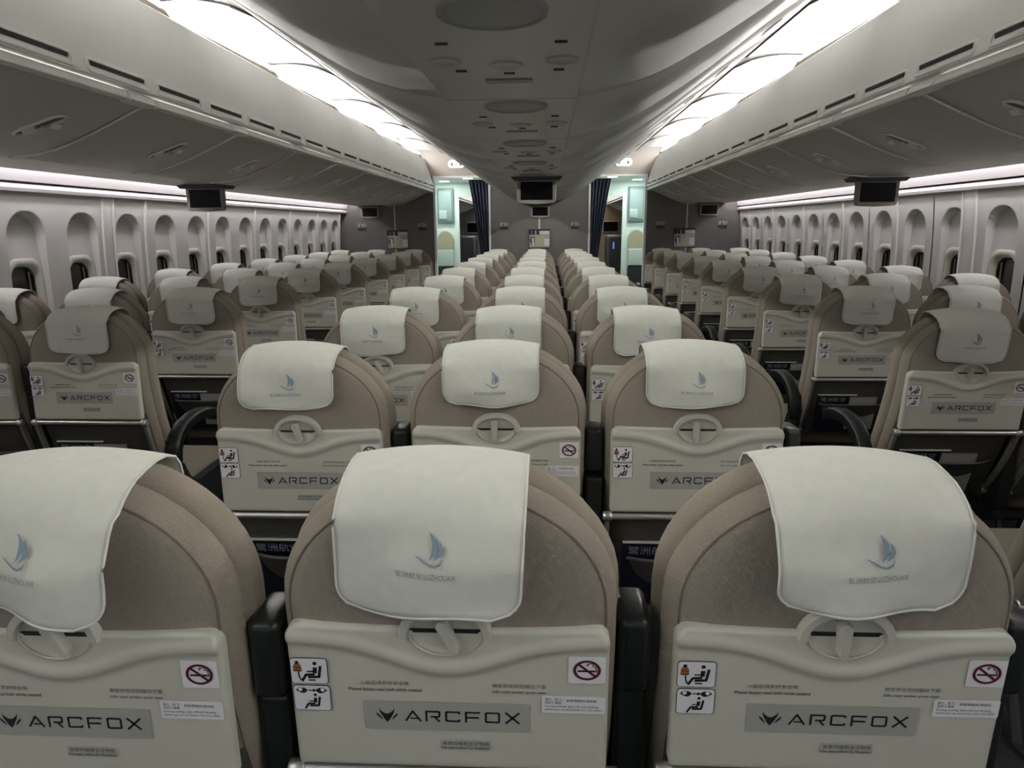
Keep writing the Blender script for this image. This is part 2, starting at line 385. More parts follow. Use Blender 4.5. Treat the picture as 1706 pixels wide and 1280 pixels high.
# ------------------------------------------------------------------ outer overhead bins
BP, BL = 0.89, 0.884
BPROF = [(1.522, 1.932), (1.60, 1.898), (1.69, 1.858), (1.78, 1.819), (1.87, 1.783), (1.95, 1.757), (2.03, 1.740), (2.15, 1.732), (2.35, 1.728), (2.57, 1.727)]
def prof_at(x):
    for (a, b), (c, d) in zip(BPROF[:-1], BPROF[1:]):
        if a <= x <= c: return b+(d-b)*(x-a)/(c-a)
def bin_meshes(sx):
    body = [(sx*x, z+0.012) for x, z in BPROF]+[(sx*2.585, 1.735), (sx*2.585, 1.765), (sx*2.60, 1.945), (sx*1.54, 1.952)]
    m = MB(); m.prism_y(body, 0.004, BP-0.004); bm_ = m.mesh('bin_body', BINM, True, 30)
    # door: curved plate with rounded ends
    d = MB(); q = BPROF[:-2]; rows = []
    N = len(q)
    for y, dz in ((0.010, 0.008), (0.011, 0.003), (0.016, 0.0), (BP-0.016, 0.0), (BP-0.011, 0.003), (BP-0.010, 0.008)):
        rows.append([(sx*x, y, z+dz) for x, z in q])
    d.grid(rows); dm = d.mesh('door', BINM, True, 50)
    s = MB(); s.tube([(sx*(x-0.001), BP, z-0.0015) for x, z in q], 0.005, 6); sm = s.mesh('joint_strip', BINW, True)
    t = MB(); t.rings([[(sx*x, y, z) for x, z in ((1.503, 1.911), (1.488, 1.916), (1.487, 1.921), (1.499, 1.947), (1.52, 1.952), (1.545, 1.945), (1.545, 1.92), (1.52, 1.912))] for y in (0.006, BP-0.006)])
    tm = t.mesh('top_trim', BINW, True, 30)
    l = MB(); l.rings([[(sx*x, y, z) for x, z in ((1.482, 1.917), (1.496, 1.949), (1.53, 1.955), (1.53, 1.907), (1.49, 1.911))] for y in (BP-0.19, BP-0.02)]); lm = l.mesh('trim_latch', BINW)
    # recessed handle: stadium outline, paddle and thumb disc, laid along the door curve
    xc = 1.79; tx, tz = (1.69-1.88), (prof_at(1.69)-prof_at(1.88)); L = math.hypot(tx, tz); tx, tz = tx/L, tz/L
    nx, nz = -abs(tz), -abs(tx)          # out of the door, towards the aisle and down
    zc = prof_at(xc)
    def P(u, v, h): return (sx*(xc+tx*u+nx*h), v, zc+tz*u+nz*h)
    ring = []
    for k in range(28):
        a = 2*pi*k/28; u = (0.062 if cos(a) >= 0 else -0.062)+0.030*cos(a); ring.append((u, 0.030*sin(a)+0.022*u/0.09))
    h1 = MB(); h1.tube([P(u, v, 0.004) for u, v in ring], 0.0058, 8, closed=True); hm = h1.mesh('handle', HNDW, True)
    pk = MB(); pk.poly([P(u, v, 0.0015) for u, v in ring]); pm = pk.mesh('handle_recess', mat('bin_recess', (0.22, 0.215, 0.20), 0.5))
    pd = MB(); rows = []
    for k in range(7):
        u = 0.008+0.05*k/6; hh = 0.006+0.026*sin(pi*k/6*0.8)
        rows.append([P(u, v+0.022*u/0.09, hh) for v in (-0.026, -0.013, 0, 0.013, 0.026)])
    pd.grid(rows); pdm = pd.mesh('paddle', HNDW, True)
    dk = MB(); dk.rings([[P(-0.042+0.026*cos(2*pi*k/18), -0.010+0.022*sin(2*pi*k/18), h) for k in range(18)] for h in (0.001, 0.014)]); dkm = dk.mesh('thumb_button', HNDW, True, 40)
    return bm_, dm, sm, tm, lm, hm, pm, pdm, dkm
OFF_H = 0.60
for sx in (-1, 1):
    bm_, dm, sm, tm, lm, hm, pm, pdm, dkm = bin_meshes(sx)
    for i in range(11):
        ys = 0.255+BP*i; n = 11-i
        t = thing('overhead_bin', (CX, ys, 0), 'closed grey overhead bin above the window seats, %s back from the bulkhead, %s' % (ORD[n], SIDE[sx]), 'overhead bin', 'overhead bins above the window seats')
        if i == 10: t.scale.y = 0.93
        O('bin_body', bm_, t); d = O('door', dm, t); O('joint_strip', sm, t); O('top_trim', tm, t); O('trim_latch', lm, t)
        O('handle_recess', pm, d, (0, OFF_H, 0)); O('handle', hm, d, (0, OFF_H, 0)); O('paddle', pdm, d, (0, OFF_H, 0)); O('thumb_button', dkm, d, (0, OFF_H, 0))

# ------------------------------------------------------------------ centre overhead bins
CPROF = [(0.182, 1.772), (0.30, 1.797), (0.38, 1.826), (0.47, 1.868), (0.58, 1.930), (0.69, 2.000), (0.80, 2.080), (0.90, 2.156), (0.99, 2.228), (1.08, 2.292), (1.16, 2.337), (1.232, 2.372)]
def smooth_profile(P, n=3):      # Catmull-Rom resampling
    out = []
    for i in range(len(P)-1):
        p0, p1, p2, p3 = P[max(0, i-1)], P[i], P[i+1], P[min(len(P)-1, i+2)]
        for k in range(n):
            t = k/n; out.append(tuple(0.5*(2*b+(c-a)*t+(2*a-5*b+4*c-d)*t*t+(3*b-a-3*c+d)*t**3) for a, b, c, d in zip(p0, p1, p2, p3)))
    return out+[P[-1]]
CPROF = smooth_profile([(0.182, 1.772), (0.30, 1.795), (0.45, 1.855), (0.69, 2.000), (0.97, 2.205), (1.232, 2.372)], 6)
def cbin_meshes():
    doors = []
    for sx in (-1, 1):
        d = MB(); rows = []
        for y, dz in ((0.004, 0.010), (0.005, 0.004), (0.010, 0.0), (BP-0.010, 0.0), (BP-0.005, 0.004), (BP-0.004, 0.010)):
            rows.append([(sx*(x-dz*0.5), y, z+dz) for x, z in CPROF])
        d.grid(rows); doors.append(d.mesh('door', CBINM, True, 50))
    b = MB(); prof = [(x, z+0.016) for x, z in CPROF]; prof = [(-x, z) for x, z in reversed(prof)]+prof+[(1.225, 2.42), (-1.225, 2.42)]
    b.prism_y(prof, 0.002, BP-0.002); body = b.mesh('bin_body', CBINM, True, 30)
    s = MB(); s.rings([[(x, y, z) for x, z in ((-0.1812, 1.771), (-0.176, 1.768), (0.176, 1.768), (0.1812, 1.771), (0.1812, 1.80), (-0.1812, 1.80))] for y in (0.004, BP-0.004)]); serv = s.mesh('service_panel', CBINM, True, 30)
    lat = []
    for sx in (-1, 1):
        l = MB(); rows = []
        for k in range(13):
            u = k/12; y = 0.22*u; wd = 0.006+0.014*sin(pi*min(1, u*1.15)) ; x0 = 1.085-0.02*u
            z = lambda x: next(b+(d-b)*(x-a)/(c-a) for (a, b), (c, d) in zip(CPROF[:-1], CPROF[1:]) if a <= x <= c)
            rows.append([(sx*(x0-wd), y, z(x0-wd)-0.004), (sx*x0, y, z(x0)-0.008), (sx*(x0+wd), y, z(x0+wd)-0.004)])
        l.grid(rows); lat.append(l.mesh('latch', SLOT, True))
    g = MB(); n = 36
    def cr(r, z): return [(r*cos(2*pi*k/n), r*sin(2*pi*k/n)*1.0, z) for k in range(n)]
    g.rings([cr(0.092, 1.770), cr(0.090, 1.762), cr(0.084, 1.760), cr(0.080, 1.764), cr(0.074, 1.763)], 0, False, True); grille = g.mesh('speaker_grille', mat('grille_grey', (0.27, 0.27, 0.255), 0.5), True, 40)
    r = MB(); r.rings([[(0.036*a*cos(2*pi*k/24), 0.036*a*sin(2*pi*k/24), z) for k in range(24)] for a, z in ((1.0, 1.7685), (0.96, 1.764), (0.7, 1.7655), (0.3, 1.767))], 0, False, True); rl = r.mesh('reading_light', mat('reading_lens', (0.30, 0.29, 0.25), 0.35), True, 40)
    sl = MB(); sl.box(-0.055, 0.055, -0.018, 0.018, 1.764, 1.770); slm = sl.mesh('sign_window', mat('sign_window', (0.16, 0.16, 0.15), 0.4))
    ss = MB(); ss.box(-0.012, 0.012, -0.005, 0.005, 1.765, 1.770); ssm = ss.mesh('slot', SLOT)
    return doors, body, serv, lat, grille, rl, slm, ssm
doors, body, serv, lat, grille, rl, slm, ssm = cbin_meshes()
for i in range(11):
    ys = 0.215+BP*i; n = 11-i
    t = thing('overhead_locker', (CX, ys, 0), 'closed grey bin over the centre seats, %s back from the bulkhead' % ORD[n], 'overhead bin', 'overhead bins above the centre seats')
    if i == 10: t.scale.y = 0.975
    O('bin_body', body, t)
    for k, sx in enumerate((-1, 1)):
        d = O('door', doors[k], t); O('latch', lat[k], d, (0, 0.32, 0))
    sv = O('service_panel', serv, t)
    O('speaker_grille', grille, sv, (0.010, 0.105, 0))
    for dx, dy in ((-0.115, 0.44), (0.012, 0.48), (0.132, 0.44)): O('reading_light', rl, sv, (dx, dy, 0))
    O('sign_window', slm, sv, (0.01, 0.64, 0))
    for dx, dy in ((-0.10, 0.295), (0.125, 0.295), (-0.09, 0.53), (0.015, 0.56), (0.125, 0.53)): O('slot', ssm, sv, (dx, dy, 0))

# ------------------------------------------------------------------ bulkhead and doorways
BI, BO, DT = 0.70, 1.48, 2.116
mb = MB()
prof = [(-BI, 0), (BI, 0), (BI, 2.03), (0.5, 1.93), (0.3, 1.86), (-0.3, 1.86), (-0.5, 1.93), (-BI, 2.03)]
mb.prism_y([(CX+x, z) for x, z in prof], Y_END, Y_END+0.05); struct('wall_front_center', mb.mesh('bulkhead', BULK))
for sx, nm in ((-1, 'wall_front_left'), (1, 'wall_front_right')):
    mb = MB(); mb.box(min(CX+sx*BO, CX+sx*2.9), max(CX+sx*BO, CX+sx*2.9), Y_END, Y_END+0.05, 0, 2.14); struct(nm, mb.mesh('bulkhead', BULK))
    mb = MB(); mb.box(min(CX+sx*0.55, CX+sx*1.75), max(CX+sx*0.55, CX+sx*1.75), Y_END, Y_END+0.05, DT, 2.6); struct('trim_%d' % (7 if sx < 0 else 8), mb.mesh('header', HEADER))
    # jamb: posts and lintel
    mb = MB(); a, b = CX+sx*BI, CX+sx*BO
    for x in (a, b): mb.box(x-0.014, x+0.014, Y_END-0.012, Y_END+0.07, 0, DT+0.014)
    mb.box(min(a, b)+0.014, max(a, b)-0.014, Y_END-0.012, Y_END+0.07, DT-0.014, DT+0.014)
    struct('door_%d' % (1 if sx < 0 else 2), mb.mesh('door_frame', JAMB))
    # oval lit sign
    t = thing('lavatory_sign', (CX+sx*1.155, Y_END-0.002, 2.288), 'oval lit sign with dark symbols above the doorway, '+SIDE[sx], 'sign', 'oval lit signs above the doorways')
    q = rrect(-0.115, 0.115, -0.052, 0.052, 0.05, 6); m = MB()
    m.rings([[(x, 0.0, z) for x, z in q], [(x, -0.018, z) for x, z in q], [(x*0.94, -0.022, z*0.9) for x, z in q]]); O('sign_body', m.mesh('sign_body', E_SIGN, True, 40), t)
    p = Print()
    for x0 in (-0.06, 0.06):
        p.poly(circ(x0, 0.024, 0.010, 14)); p.poly([(x0-0.014, 0.012), (x0+0.014, 0.012), (x0+0.018, -0.012), (x0+0.008, -0.012), (x0+0.008, -0.032), (x0-0.008, -0.032), (x0-0.008, -0.012), (x0-0.018, -0.012)])
    p.stroke([(-0.014, 0), (0.014, 0)], 0.008); p.stroke([(0, -0.014), (0, 0.014)], 0.008)
    O('symbols', flatmesh(p.mb, 'symbols', [INKG]), t, (0, -0.0222, 0))

def vstrip(x, z0, z1):
    m = MB(); m.box(-0.009, 0.009, -0.006, 0.0, z0, z1); return m.mesh('joint_strip', RAIL)
for x, z0, z1, par in ((0.0, 1.40, 1.60, 'wall_front_center'), (-2.055, 0.4, 1.73, 'wall_front_left'), (2.055, 0.4, 1.73, 'wall_front_right')):
    O('joint_strip', vstrip(x, z0, z1), bpy.data.objects[par], (CX+x if True else 0, Y_END-0.0005, 0))
# placards on the bulkhead
m = MB(); m.box(-0.058, 0.058, -0.012, 0, 0.0, 0.05); pl1 = m.mesh('plate', mat('placard_silver', (0.36, 0.35, 0.34), 0.4))
m = MB(); m.box(-0.058, 0.058, -0.010, 0, -0.045, -0.006); pl2 = m.mesh('dark_plate', mat('placard_dark', (0.03, 0.028, 0.026), 0.4))
p = Print(); p.poly(circ(-0.012, 0.030, 0.008)); p.poly([(-0.026, 0.006), (-0.002, 0.006), (-0.002, 0.02), (-0.026, 0.02)]); p.ring(0.034, 0.026, 0.008, 0.012)
pl3 = flatmesh(p.mb, 'symbol', [INK])
for x, side in ((-2.53, 'window'), (-1.665, 'doorway'), (-0.497, 'centre'), (0.50, 'centre'), (1.69, 'doorway'), (2.55, 'window')):
    lab = {'window': 'small two-tone placard on the bulkhead, nearest the windows', 'doorway': 'small two-tone placard on the side bulkhead beside the doorway', 'centre': 'small two-tone placard on the centre bulkhead between the doorways'}[side]
    t = thing('wall_placard', (CX+x, Y_END-0.001, 1.44), lab+', '+SIDE[-1 if x < 0 else 1], 'placard', 'two-tone placards on the bulkhead')
    O('plate', pl1, t); O('dark_plate', pl2, t); O('symbol', pl3, t, (0, -0.0122, 0))
# notice boards
def board_meshes():
    m = MB(); m.box(-0.152, 0.152, -0.012, 0, -0.132, 0.132); fr = m.mesh('frame', mat('board_frame', (0.02, 0.02, 0.02), 0.4))
    p = Print()
    p.poly([(-0.142, -0.122), (0.146, -0.122), (0.146, 0.110), (-0.142, 0.110)], 2, 1)
    p.poly([(-0.060, -0.110), (0.070, -0.110), (0.070, 0.050), (-0.060, 0.050)], 0, 2)
    p.poly([(0.070, -0.098), (0.142, -0.098), (0.142, 0.0), (0.070, 0.0)], 1, 2); p.poly([(0.01, 0.062), (0.142, 0.062), (0.142, 0.106), (0.01, 0.106)], 1, 2)
    for x in (-0.125, -0.08, -0.02): p.poly([(x-0.02, 0.056), (x+0.02, 0.056), (x+0.016, 0.112), (x-0.02, 0.112)], 3, 2)
    p.stroke([(-0.135, 0.02), (-0.07, 0.02), (-0.07, -0.06)], 0.010, 3, 3); p.stroke([(-0.12, 0.0), (-0.12, -0.05)], 0.02, 3, 3); p.stroke([(-0.11, -0.03), (-0.11, -0.09)], 0.010, 3, 3)
    p.poly([(-0.10, -0.10), (-0.075, -0.10), (-0.075, 0.0), (-0.10, 0.0)], 1, 2)
    return fr, flatmesh(p.mb, 'print', [POSTB, POSTW, mat('poster_grey', (0.33, 0.33, 0.31), 0.4), INK])
fr, pr = board_meshes()
for x, lab in ((-2.02, 0), (0.0, 1), (2.03, 0)):
    t = thing('notice_board', (CX+x, Y_END-0.007, 1.265), 'square printed board on the centre bulkhead under the small monitor' if lab else 'square printed board on the side bulkhead, %s' % SIDE[-1 if x < 0 else 1], 'board', 'square printed boards on the bulkhead')
    O('frame', fr, t); O('print', pr, t, (0, -0.0124, 0))

# curtains
def curtain(sx):
    m = MB(); rows = []
    for j in range(25):
        z = 0.02+(2.085-0.02)*j/24; u = z/2.085
        wd = 0.115+0.17*max(0, (u-0.42)/0.58)**1.3 if u > 0.42 else 0.115+0.05*(0.42-u)/0.42
        row = []
        for k in range(61):
            t = k/60; x = sx*(BI+0.018+t*wd); y = 10.125+0.036*sin(t*2*pi*5.5+0.5*sin(3*u))*(0.5+0.5*u)+0.01*sin(7*t+4*u)
            row.append((CX+x, y, z))
        rows.append(row)
    m.grid(rows); o = O('curtain', m.mesh('curtain', CURT, True))
    md = o.modifiers.new('thick', 'SOLIDIFY'); md.thickness = 0.004
    t = MB(); t.rings([[(CX+sx*(BI+0.016+0.125*a), 10.125+b*0.045, z) for a, b in ((0, -1), (1, -1), (1, 1), (0, 1))] for z in (0.93, 0.975)]); O('tie_band', t.mesh('tie_band', CURT), o)
    return o
for sx in (-1, 1):
    tag(curtain(sx), 'dark navy curtain gathered at the side of the doorway that shows a %s forward wall' % ('grey' if sx < 0 else 'tan'), 'curtain', 'curtains in the doorways')

# ------------------------------------------------------------------ galley zone and forward cabin seen through the doorways
YG = 11.6
mb = MB(); mb.box(CX-2.9, CX+2.9, Y_END+0.05, YG+0.05, 2.14, 2.18); GC = struct('trim_9', mb.mesh('galley_ceiling', MINT_LIT))
mb = MB(); mb.box(CX-0.66, CX+0.66, Y_END+0.25, YG+0.05, 0, 2.14); struct('wall_galley_center', mb.mesh('lavatory', MINT_LIT))
for sx in (-1, 1):
    a, b = CX+sx*1.33, CX+sx*2.9
    mb = MB(); mb.box(min(a, b), max(a, b), YG, YG+0.05, 0, 2.14); struct('wall_galley_%s' % ('left' if sx < 0 else 'right'), mb.mesh('galley_partition', MINT_LIT))
    mb = MB(); a, b = CX+sx*1.83, CX+sx*1.87; mb.box(min(a, b), max(a, b), Y_END+0.05, YG, 0, 2.14); struct('wall_galley_side_%s' % ('left' if sx < 0 else 'right'), mb.mesh('galley_side', MINT_LIT))
    mb = MB(); a, b = CX+sx*0.66, CX+sx*1.33; mb.box(min(a, b), max(a, b), YG, YG+0.05, 1.915, 2.14); struct('trim_%d' % (12 if sx < 0 else 13), mb.mesh('forward_lintel', MINT_LIT))
    t = thing('wall_cabinet', (CX+sx*1.545, YG, 0), 'pale grey-green cabinet high on the galley partition, '+SIDE[sx], 'cabinet', 'cabinets beyond the doorways')
    O('body', sbox('body', MINTD, -0.135, 0.135, -0.05, 0.0, 1.49, 2.05, 0.02), t)
    d = O('door', sbox('door', mat('galley_door', (0.30, 0.37, 0.37), 0.35), -0.115, 0.105, -0.062, -0.04, 1.53, 2.01, 0.012), t)
    O('handle', sbox('handle', mat('galley_handle', (0.42, 0.5, 0.49), 0.35), -0.11, 0.02, -0.075, -0.055, 1.56, 1.70, 0.008), d)
    t = thing('jump_seat', (CX+sx*1.56, YG, 0), 'folded beige crew seat with rounded top, '+SIDE[sx], 'seat', 'folded crew seats beyond the doorways')
    q = [(-0.135, 1.08), (0.135, 1.08)]+[(0.135*cos(a), 1.22+0.155*sin(a)) for a in [pi*k/16 for k in range(17)]]
    m = MB(); m.rings([[(x, 0, z) for x, z in q], [(x, -0.05, z) for x, z in q], [(x*0.93, -0.06, z-0.006) for x, z in q]]); O('headrest', m.mesh('headrest', BEIGE, True, 40), t)
    O('seat_pan', sbox('seat_pan', mat('jump_white', (0.6, 0.66, 0.6), 0.5), -0.13, 0.13, -0.09, 0, 0.80, 1.07, 0.015), t)
    O('cushion', sbox('cushion', LEATH, -0.13, 0.13, -0.08, 0, 0.30, 0.79, 0.015), t)
    for yy in (10.55, 11.2):
        t = thing('downlight', (CX+sx*(1.06 if yy < 11 else 1.5), yy, 2.14), 'round downlight in the galley ceiling %s, %s' % ('just past the doorway' if yy < 11 else 'above the folded crew seat', SIDE[sx]), 'downlight', 'round galley downlights')
        m = MB(); m.disc((0, 0, -0.004), 0.07, n=24, h=0.004); O('lens', m.mesh('lens', E_DOWN), t)
        m = MB(); m.rings([[(r*cos(2*pi*k/24), r*sin(2*pi*k/24), z) for k in range(24)] for r, z in ((0.088, 0), (0.086, -0.008), (0.072, -0.01), (0.071, -0.002))], 0, False, False); O('rim', m.mesh('rim', JAMB, True, 40), t)
    # forward cabin: two bins, valance, light, dark seats, end wall with monitor
    bm_, dm, sm, tm, lm, hm, pm, pdm, dkm = bin_meshes(sx)
    for i in range(5):
        t = thing('overhead_bin', (CX, 12.3+BP*i, 0), 'closed overhead bin in the forward cabin, %s past the galley, %s' % (ORD[i+1], SIDE[sx]), 'overhead bin', 'overhead bins in the forward cabin')
        O('bin_body', bm_, t); d = O('door', dm, t); O('joint_strip', sm, t); O('top_trim', tm, t); O('handle', hm, d, (0, OFF_H, 0)); O('paddle', pdm, d, (0, OFF_H, 0))
    m = MB(); m.prism_y([(CX+sx*x, z) for x, z in VPROF], 12.2, 16.9); struct('trim_%d' % (10 if sx < 0 else 11), m.mesh('valance', VAL, True, 22))
    t = thing('ceiling_light', (CX, 12.3, 0), 'lit ceiling strip of the forward cabin, '+SIDE[sx], 'ceiling light', 'forward cabin ceiling strips')
    m = MB(); m.box(min(sx*0.9, sx*1.6), max(sx*0.9, sx*1.6), 0, 4.2, 2.40, 2.41); O('diffuser', m.mesh('diffuser', mat('lamp_diffuser_dim', (1, .98, .95), emit=2.0)), t)
    m = MB(); a, b = CX+sx*0.7, CX+sx*2.85; m.box(min(a, b), max(a, b), 16.9, 16.95, 0, 2.4); struct('wall_forward_%s' % ('left' if sx < 0 else 'right'), m.mesh('forward_wall', BULK if sx < 0 else TANW))
    t = thing('wall_monitor', (CX+sx*1.62, 16.9, 1.42), 'small black monitor on the %s end wall of the forward cabin' % ('grey' if sx < 0 else 'tan'), 'monitor', 'forward cabin wall monitors')
    O('bezel', sbox('bezel', BEZG, -0.2, 0.2, -0.05, 0, -0.14, 0.14, 0.02), t); m = MB(); m.box(-0.17, 0.17, -0.054, -0.045, -0.11, 0.11); O('screen', m.mesh('screen', SCREEN), t)
    # dark leather seats
    for j, (xx, yy) in enumerate(((1.45, 13.2), (1.98, 13.2))):
        t = thing('leather_seat', (CX+sx*xx, yy, 0), 'dark leather seat of the forward cabin, %s, %s' % ('beside the aisle' if j == 0 else 'away from the aisle', SIDE[sx]), 'seat', 'dark leather seats in the forward cabin')
        O('backrest', sbox('backrest', LEATH, -0.255, 0.255, 0, 0.16, 0.42, 1.27, 0.06), t); O('seat_cushion', sbox('seat_cushion', LEATH, -0.25, 0.25, 0.14, 0.65, 0.30, 0.46, 0.04), t)
        for s2 in (-1, 1): O('side_bolster', sbox('side_bolster', mat('leather_side', (0.10, 0.10, 0.10), 0.35), s2*0.2-0.03, s2*0.2+0.03, -0.012, 0.05, 0.5, 1.22, 0.012), t)
        m = MB(); m.box(-0.2, 0.2, 0.2, 0.6, 0, 0.31); O('base', m.mesh('base', FRAME), t)
        if j == 0 and sx > 0: m = MB(); m.box(-0.112, -0.088, -0.016, 0.0, 1.02, 1.14); O('reading_lamp', m.mesh('reading_lamp', E_BLUE), t)

# ------------------------------------------------------------------ monitors
def monitor(loc, label, s=1.0, drop=True, wall=False):
    t = thing('drop_down_monitor' if drop else 'wall_monitor', loc, label, 'monitor', 'black cabin monitors')
    W, H = 0.135*s, 0.165*s
    q = [(-W*1.02, 0), (W*1.02, 0), (W, -H+0.02), (W-0.006, -H+0.006), (W-0.02, -H), (0, -H-0.006), (-W+0.02, -H), (-W+0.006, -H+0.006), (-W, -H+0.02)]
    m = MB(); m.rings([[(x, 0.03, z) for x, z in q], [(x, 0.0, z) for x, z in q], [(x*0.97, -0.006, z*0.97-0.002) for x, z in q]]); b = O('bezel', m.mesh('bezel', BEZG, True, 35), t)
    m = MB(); m.box(-W*0.83, W*0.83, -0.0085, -0.004, -H*0.86, -H*0.12); O('screen', m.mesh('screen', SCREEN), t)
    if drop:
        m = MB(); m.rings([[(x, y, z) for x, z in ((-W*1.32, 0.012), (W*1.32, 0.012), (W*1.15, -0.012), (-W*1.15, -0.012))] for y in (-0.05, 0.12)]); O('mount', m.mesh('mount', mat('mount_dark', (0.05, 0.05, 0.045), 0.5)), t)
    return t
monitor((CX+0.03, 5.0, 1.755), 'black drop-down monitor hanging under the centre bins')
monitor((-2.32, 5.0, 1.723), 'black drop-down monitor under the window-side bins, '+SIDE[-1])
monitor((2.285, 4.8, 1.715), 'black drop-down monitor under the window-side bins, '+SIDE[1])
monitor((CX+0.012, Y_END-0.031, 1.715), 'small black monitor on the centre bulkhead above the printed board', 0.95, False)
monitor((CX-2.40, Y_END-0.031, 1.722), 'small black monitor on the side bulkhead close under the bins, '+SIDE[-1], 0.95, False)
monitor((CX+2.35, Y_END-0.031, 1.722), 'small black monitor on the side bulkhead close under the bins, '+SIDE[1], 0.95, False)

# ================================================================== SEATS
def lean(z): return 0.13*((0.93-z)/0.48)**1.6 if z < 0.93 else 0.0
def arch(W, T, z0, zb, n=2.3, N=24, NS=8):
    P = [(-W, zb+(z0-zb)*k/NS) for k in range(NS)]
    for k in range(N+1):
        a = pi-pi*k/N; c, s = cos(a), sin(a)
        P.append((W*(1 if c > 0 else -1)*abs(c)**(2/n), z0+(T-z0)*abs(s)**(2/n)))
    P += [(W, z0+(zb-z0)*(k+1)/NS) for k in range(NS)]
    return P
def loft_arch(name, rings, W, T, z0, zb, material, n=2.3):
    m = MB(); rs = []
    for ins, y in rings:
        rs.append([(x, y+lean(z), z) for x, z in arch(W-ins, T-ins*0.9, z0, zb, n)])
    # close both ends with narrowing rings so that the faces stay smooth
    m.rings(rs, 0, True, True); return m.mesh(name, material, True, 50)
SW, ST = 0.215, 1.146
shell_rings = [(0.024, 0.066), (0.008, 0.062), (0.0, 0.050), (0.001, 0.038), (0.005, 0.027), (0.010, 0.0195), (0.0145, 0.0155), (0.0165, 0.0165), (0.0185, 0.0145), (0.030, 0.0105), (0.055, 0.007), (0.09, 0.005), (0.13, 0.004), (0.18, 0.0035)]
BACK_SHELL = loft_arch('back_shell', shell_rings, SW, ST, 0.975, 0.42, FAB, 2.0)
cush_rings = [(0.024, 0.062), (0.008, 0.066), (-0.001, 0.078), (-0.004, 0.092), (0.0, 0.108), (0.010, 0.120), (0.030, 0.128), (0.07, 0.132), (0.12, 0.134), (0.17, 0.135)]
BACK_CUSH = loft_arch('back_cushion', cush_rings, SW+0.003, ST+0.005, 0.97, 0.44, FAB2, 2.0)
m = MB(); m.tube([(x, 0.0155+lean(z), z) for x, z in arch(SW-0.0165, ST-0.0149, 0.975, 0.95, 2.0, 48, 4)], 0.0012, 6); PIPING = m.mesh('seam', SEAM, True)
# lower back panel and pocket
m = MB(); rows = []
for k in range(13):
    z = 0.43+(0.76-0.43)*k/12; rows.append([(x, lean(z)+(-0.006 if abs(x) < 0.19 else 0.012), z) for x in (-0.201, -0.189, -0.09, 0, 0.09, 0.189, 0.201)])
m.grid(rows); LOWER = m.mesh('back_panel', DARKP, True)
m = MB(); rows = []
for k in range(11):
    z = 0.435+(0.60-0.435)*k/10; u = k/10
    rows.append([(x, lean(z)-0.008-(0.020+0.012*u)*(1-(x/0.166)**4)*min(1, u*3+0.1), z) for x in [-0.165+0.33*i/16 for i in range(17)]])
m.grid(rows); m.tube(rows[-1], 0.0045, 6, 1); POCKET = m.mesh('literature_pocket', [POCK, mat('pocket_lip', (0.09, 0.088, 0.08), 0.5)], True, 50)
# tray table
TW, TZ0, TZ1 = 0.2035, 0.741, 0.957
def tray_mesh():
    zs = [TZ0+(TZ1-TZ0)*k/56 for k in range(57)]; zs = sorted(set(zs+[TZ1-0.001, TZ1-0.003, TZ1-0.006, TZ0+0.001, TZ0+0.003]))
    us = sorted(set([-1+2*k/64 for k in range(65)]+[s*v for s in (-1, 1) for v in (0.995, 0.985)]))
    def hw(z):
        e, r = TZ1-z, 0.020; w_ = TW
        if e < r: w_ -= r-math.sqrt(max(0, r*r-(r-e)**2))
        e, r = z-TZ0, 0.008
        if e < r: w_ -= r-math.sqrt(max(0, r*r-(r-e)**2))
        return w_
    sm = lambda t: (lambda t: t*t*(3-2*t))(min(1, max(0, t)))
    front = []; back = []
    for z in zs:
        row = []; brow = []; W = hw(z)
        for u in us:
            x = u*W
            zz = z-0.0035*(1-(abs(x)/TW)**1.5)*sm((z-0.90)/0.05)
            zw_ = 0.934-0.042*math.exp(-(x/0.095)**2)
            y = -0.0060*sm((zz-(zw_-0.012))/0.014)+0.0030*sm((zz-(zw_+0.006))/0.012)
            d = math.hypot(x/0.047, (zz-0.951)/0.034)
            y += 0.004*(1-sm((d-0.80)/0.2))
            e = min(TZ1-z, z-TZ0, W-abs(x)+0.0001); 
            y += 0.0055*(1-min(1, e/0.0055))**2
            row.append((x, y, zz)); brow.append((x, 0.019, zz))
        front.append(row); back.append(brow)
    m = MB(); m.grid(front); nb = len(m.v); m.grid(back)
    R, Cn = len(zs), len(us)
    loop = [j for j in range(Cn)]+[i*Cn+Cn-1 for i in range(1, R)]+[(R-1)*Cn+j for j in range(Cn-2, -1, -1)]+[i*Cn for i in range(R-2, 0, -1)]
    for a, b in zip(loop, loop[1:]+loop[:1]): m.f.append((a, b, b+nb, a+nb)); m.m.append(0)
    return m.mesh('tray_table', TRAY, True, 60)
TRAYM = tray_mesh()
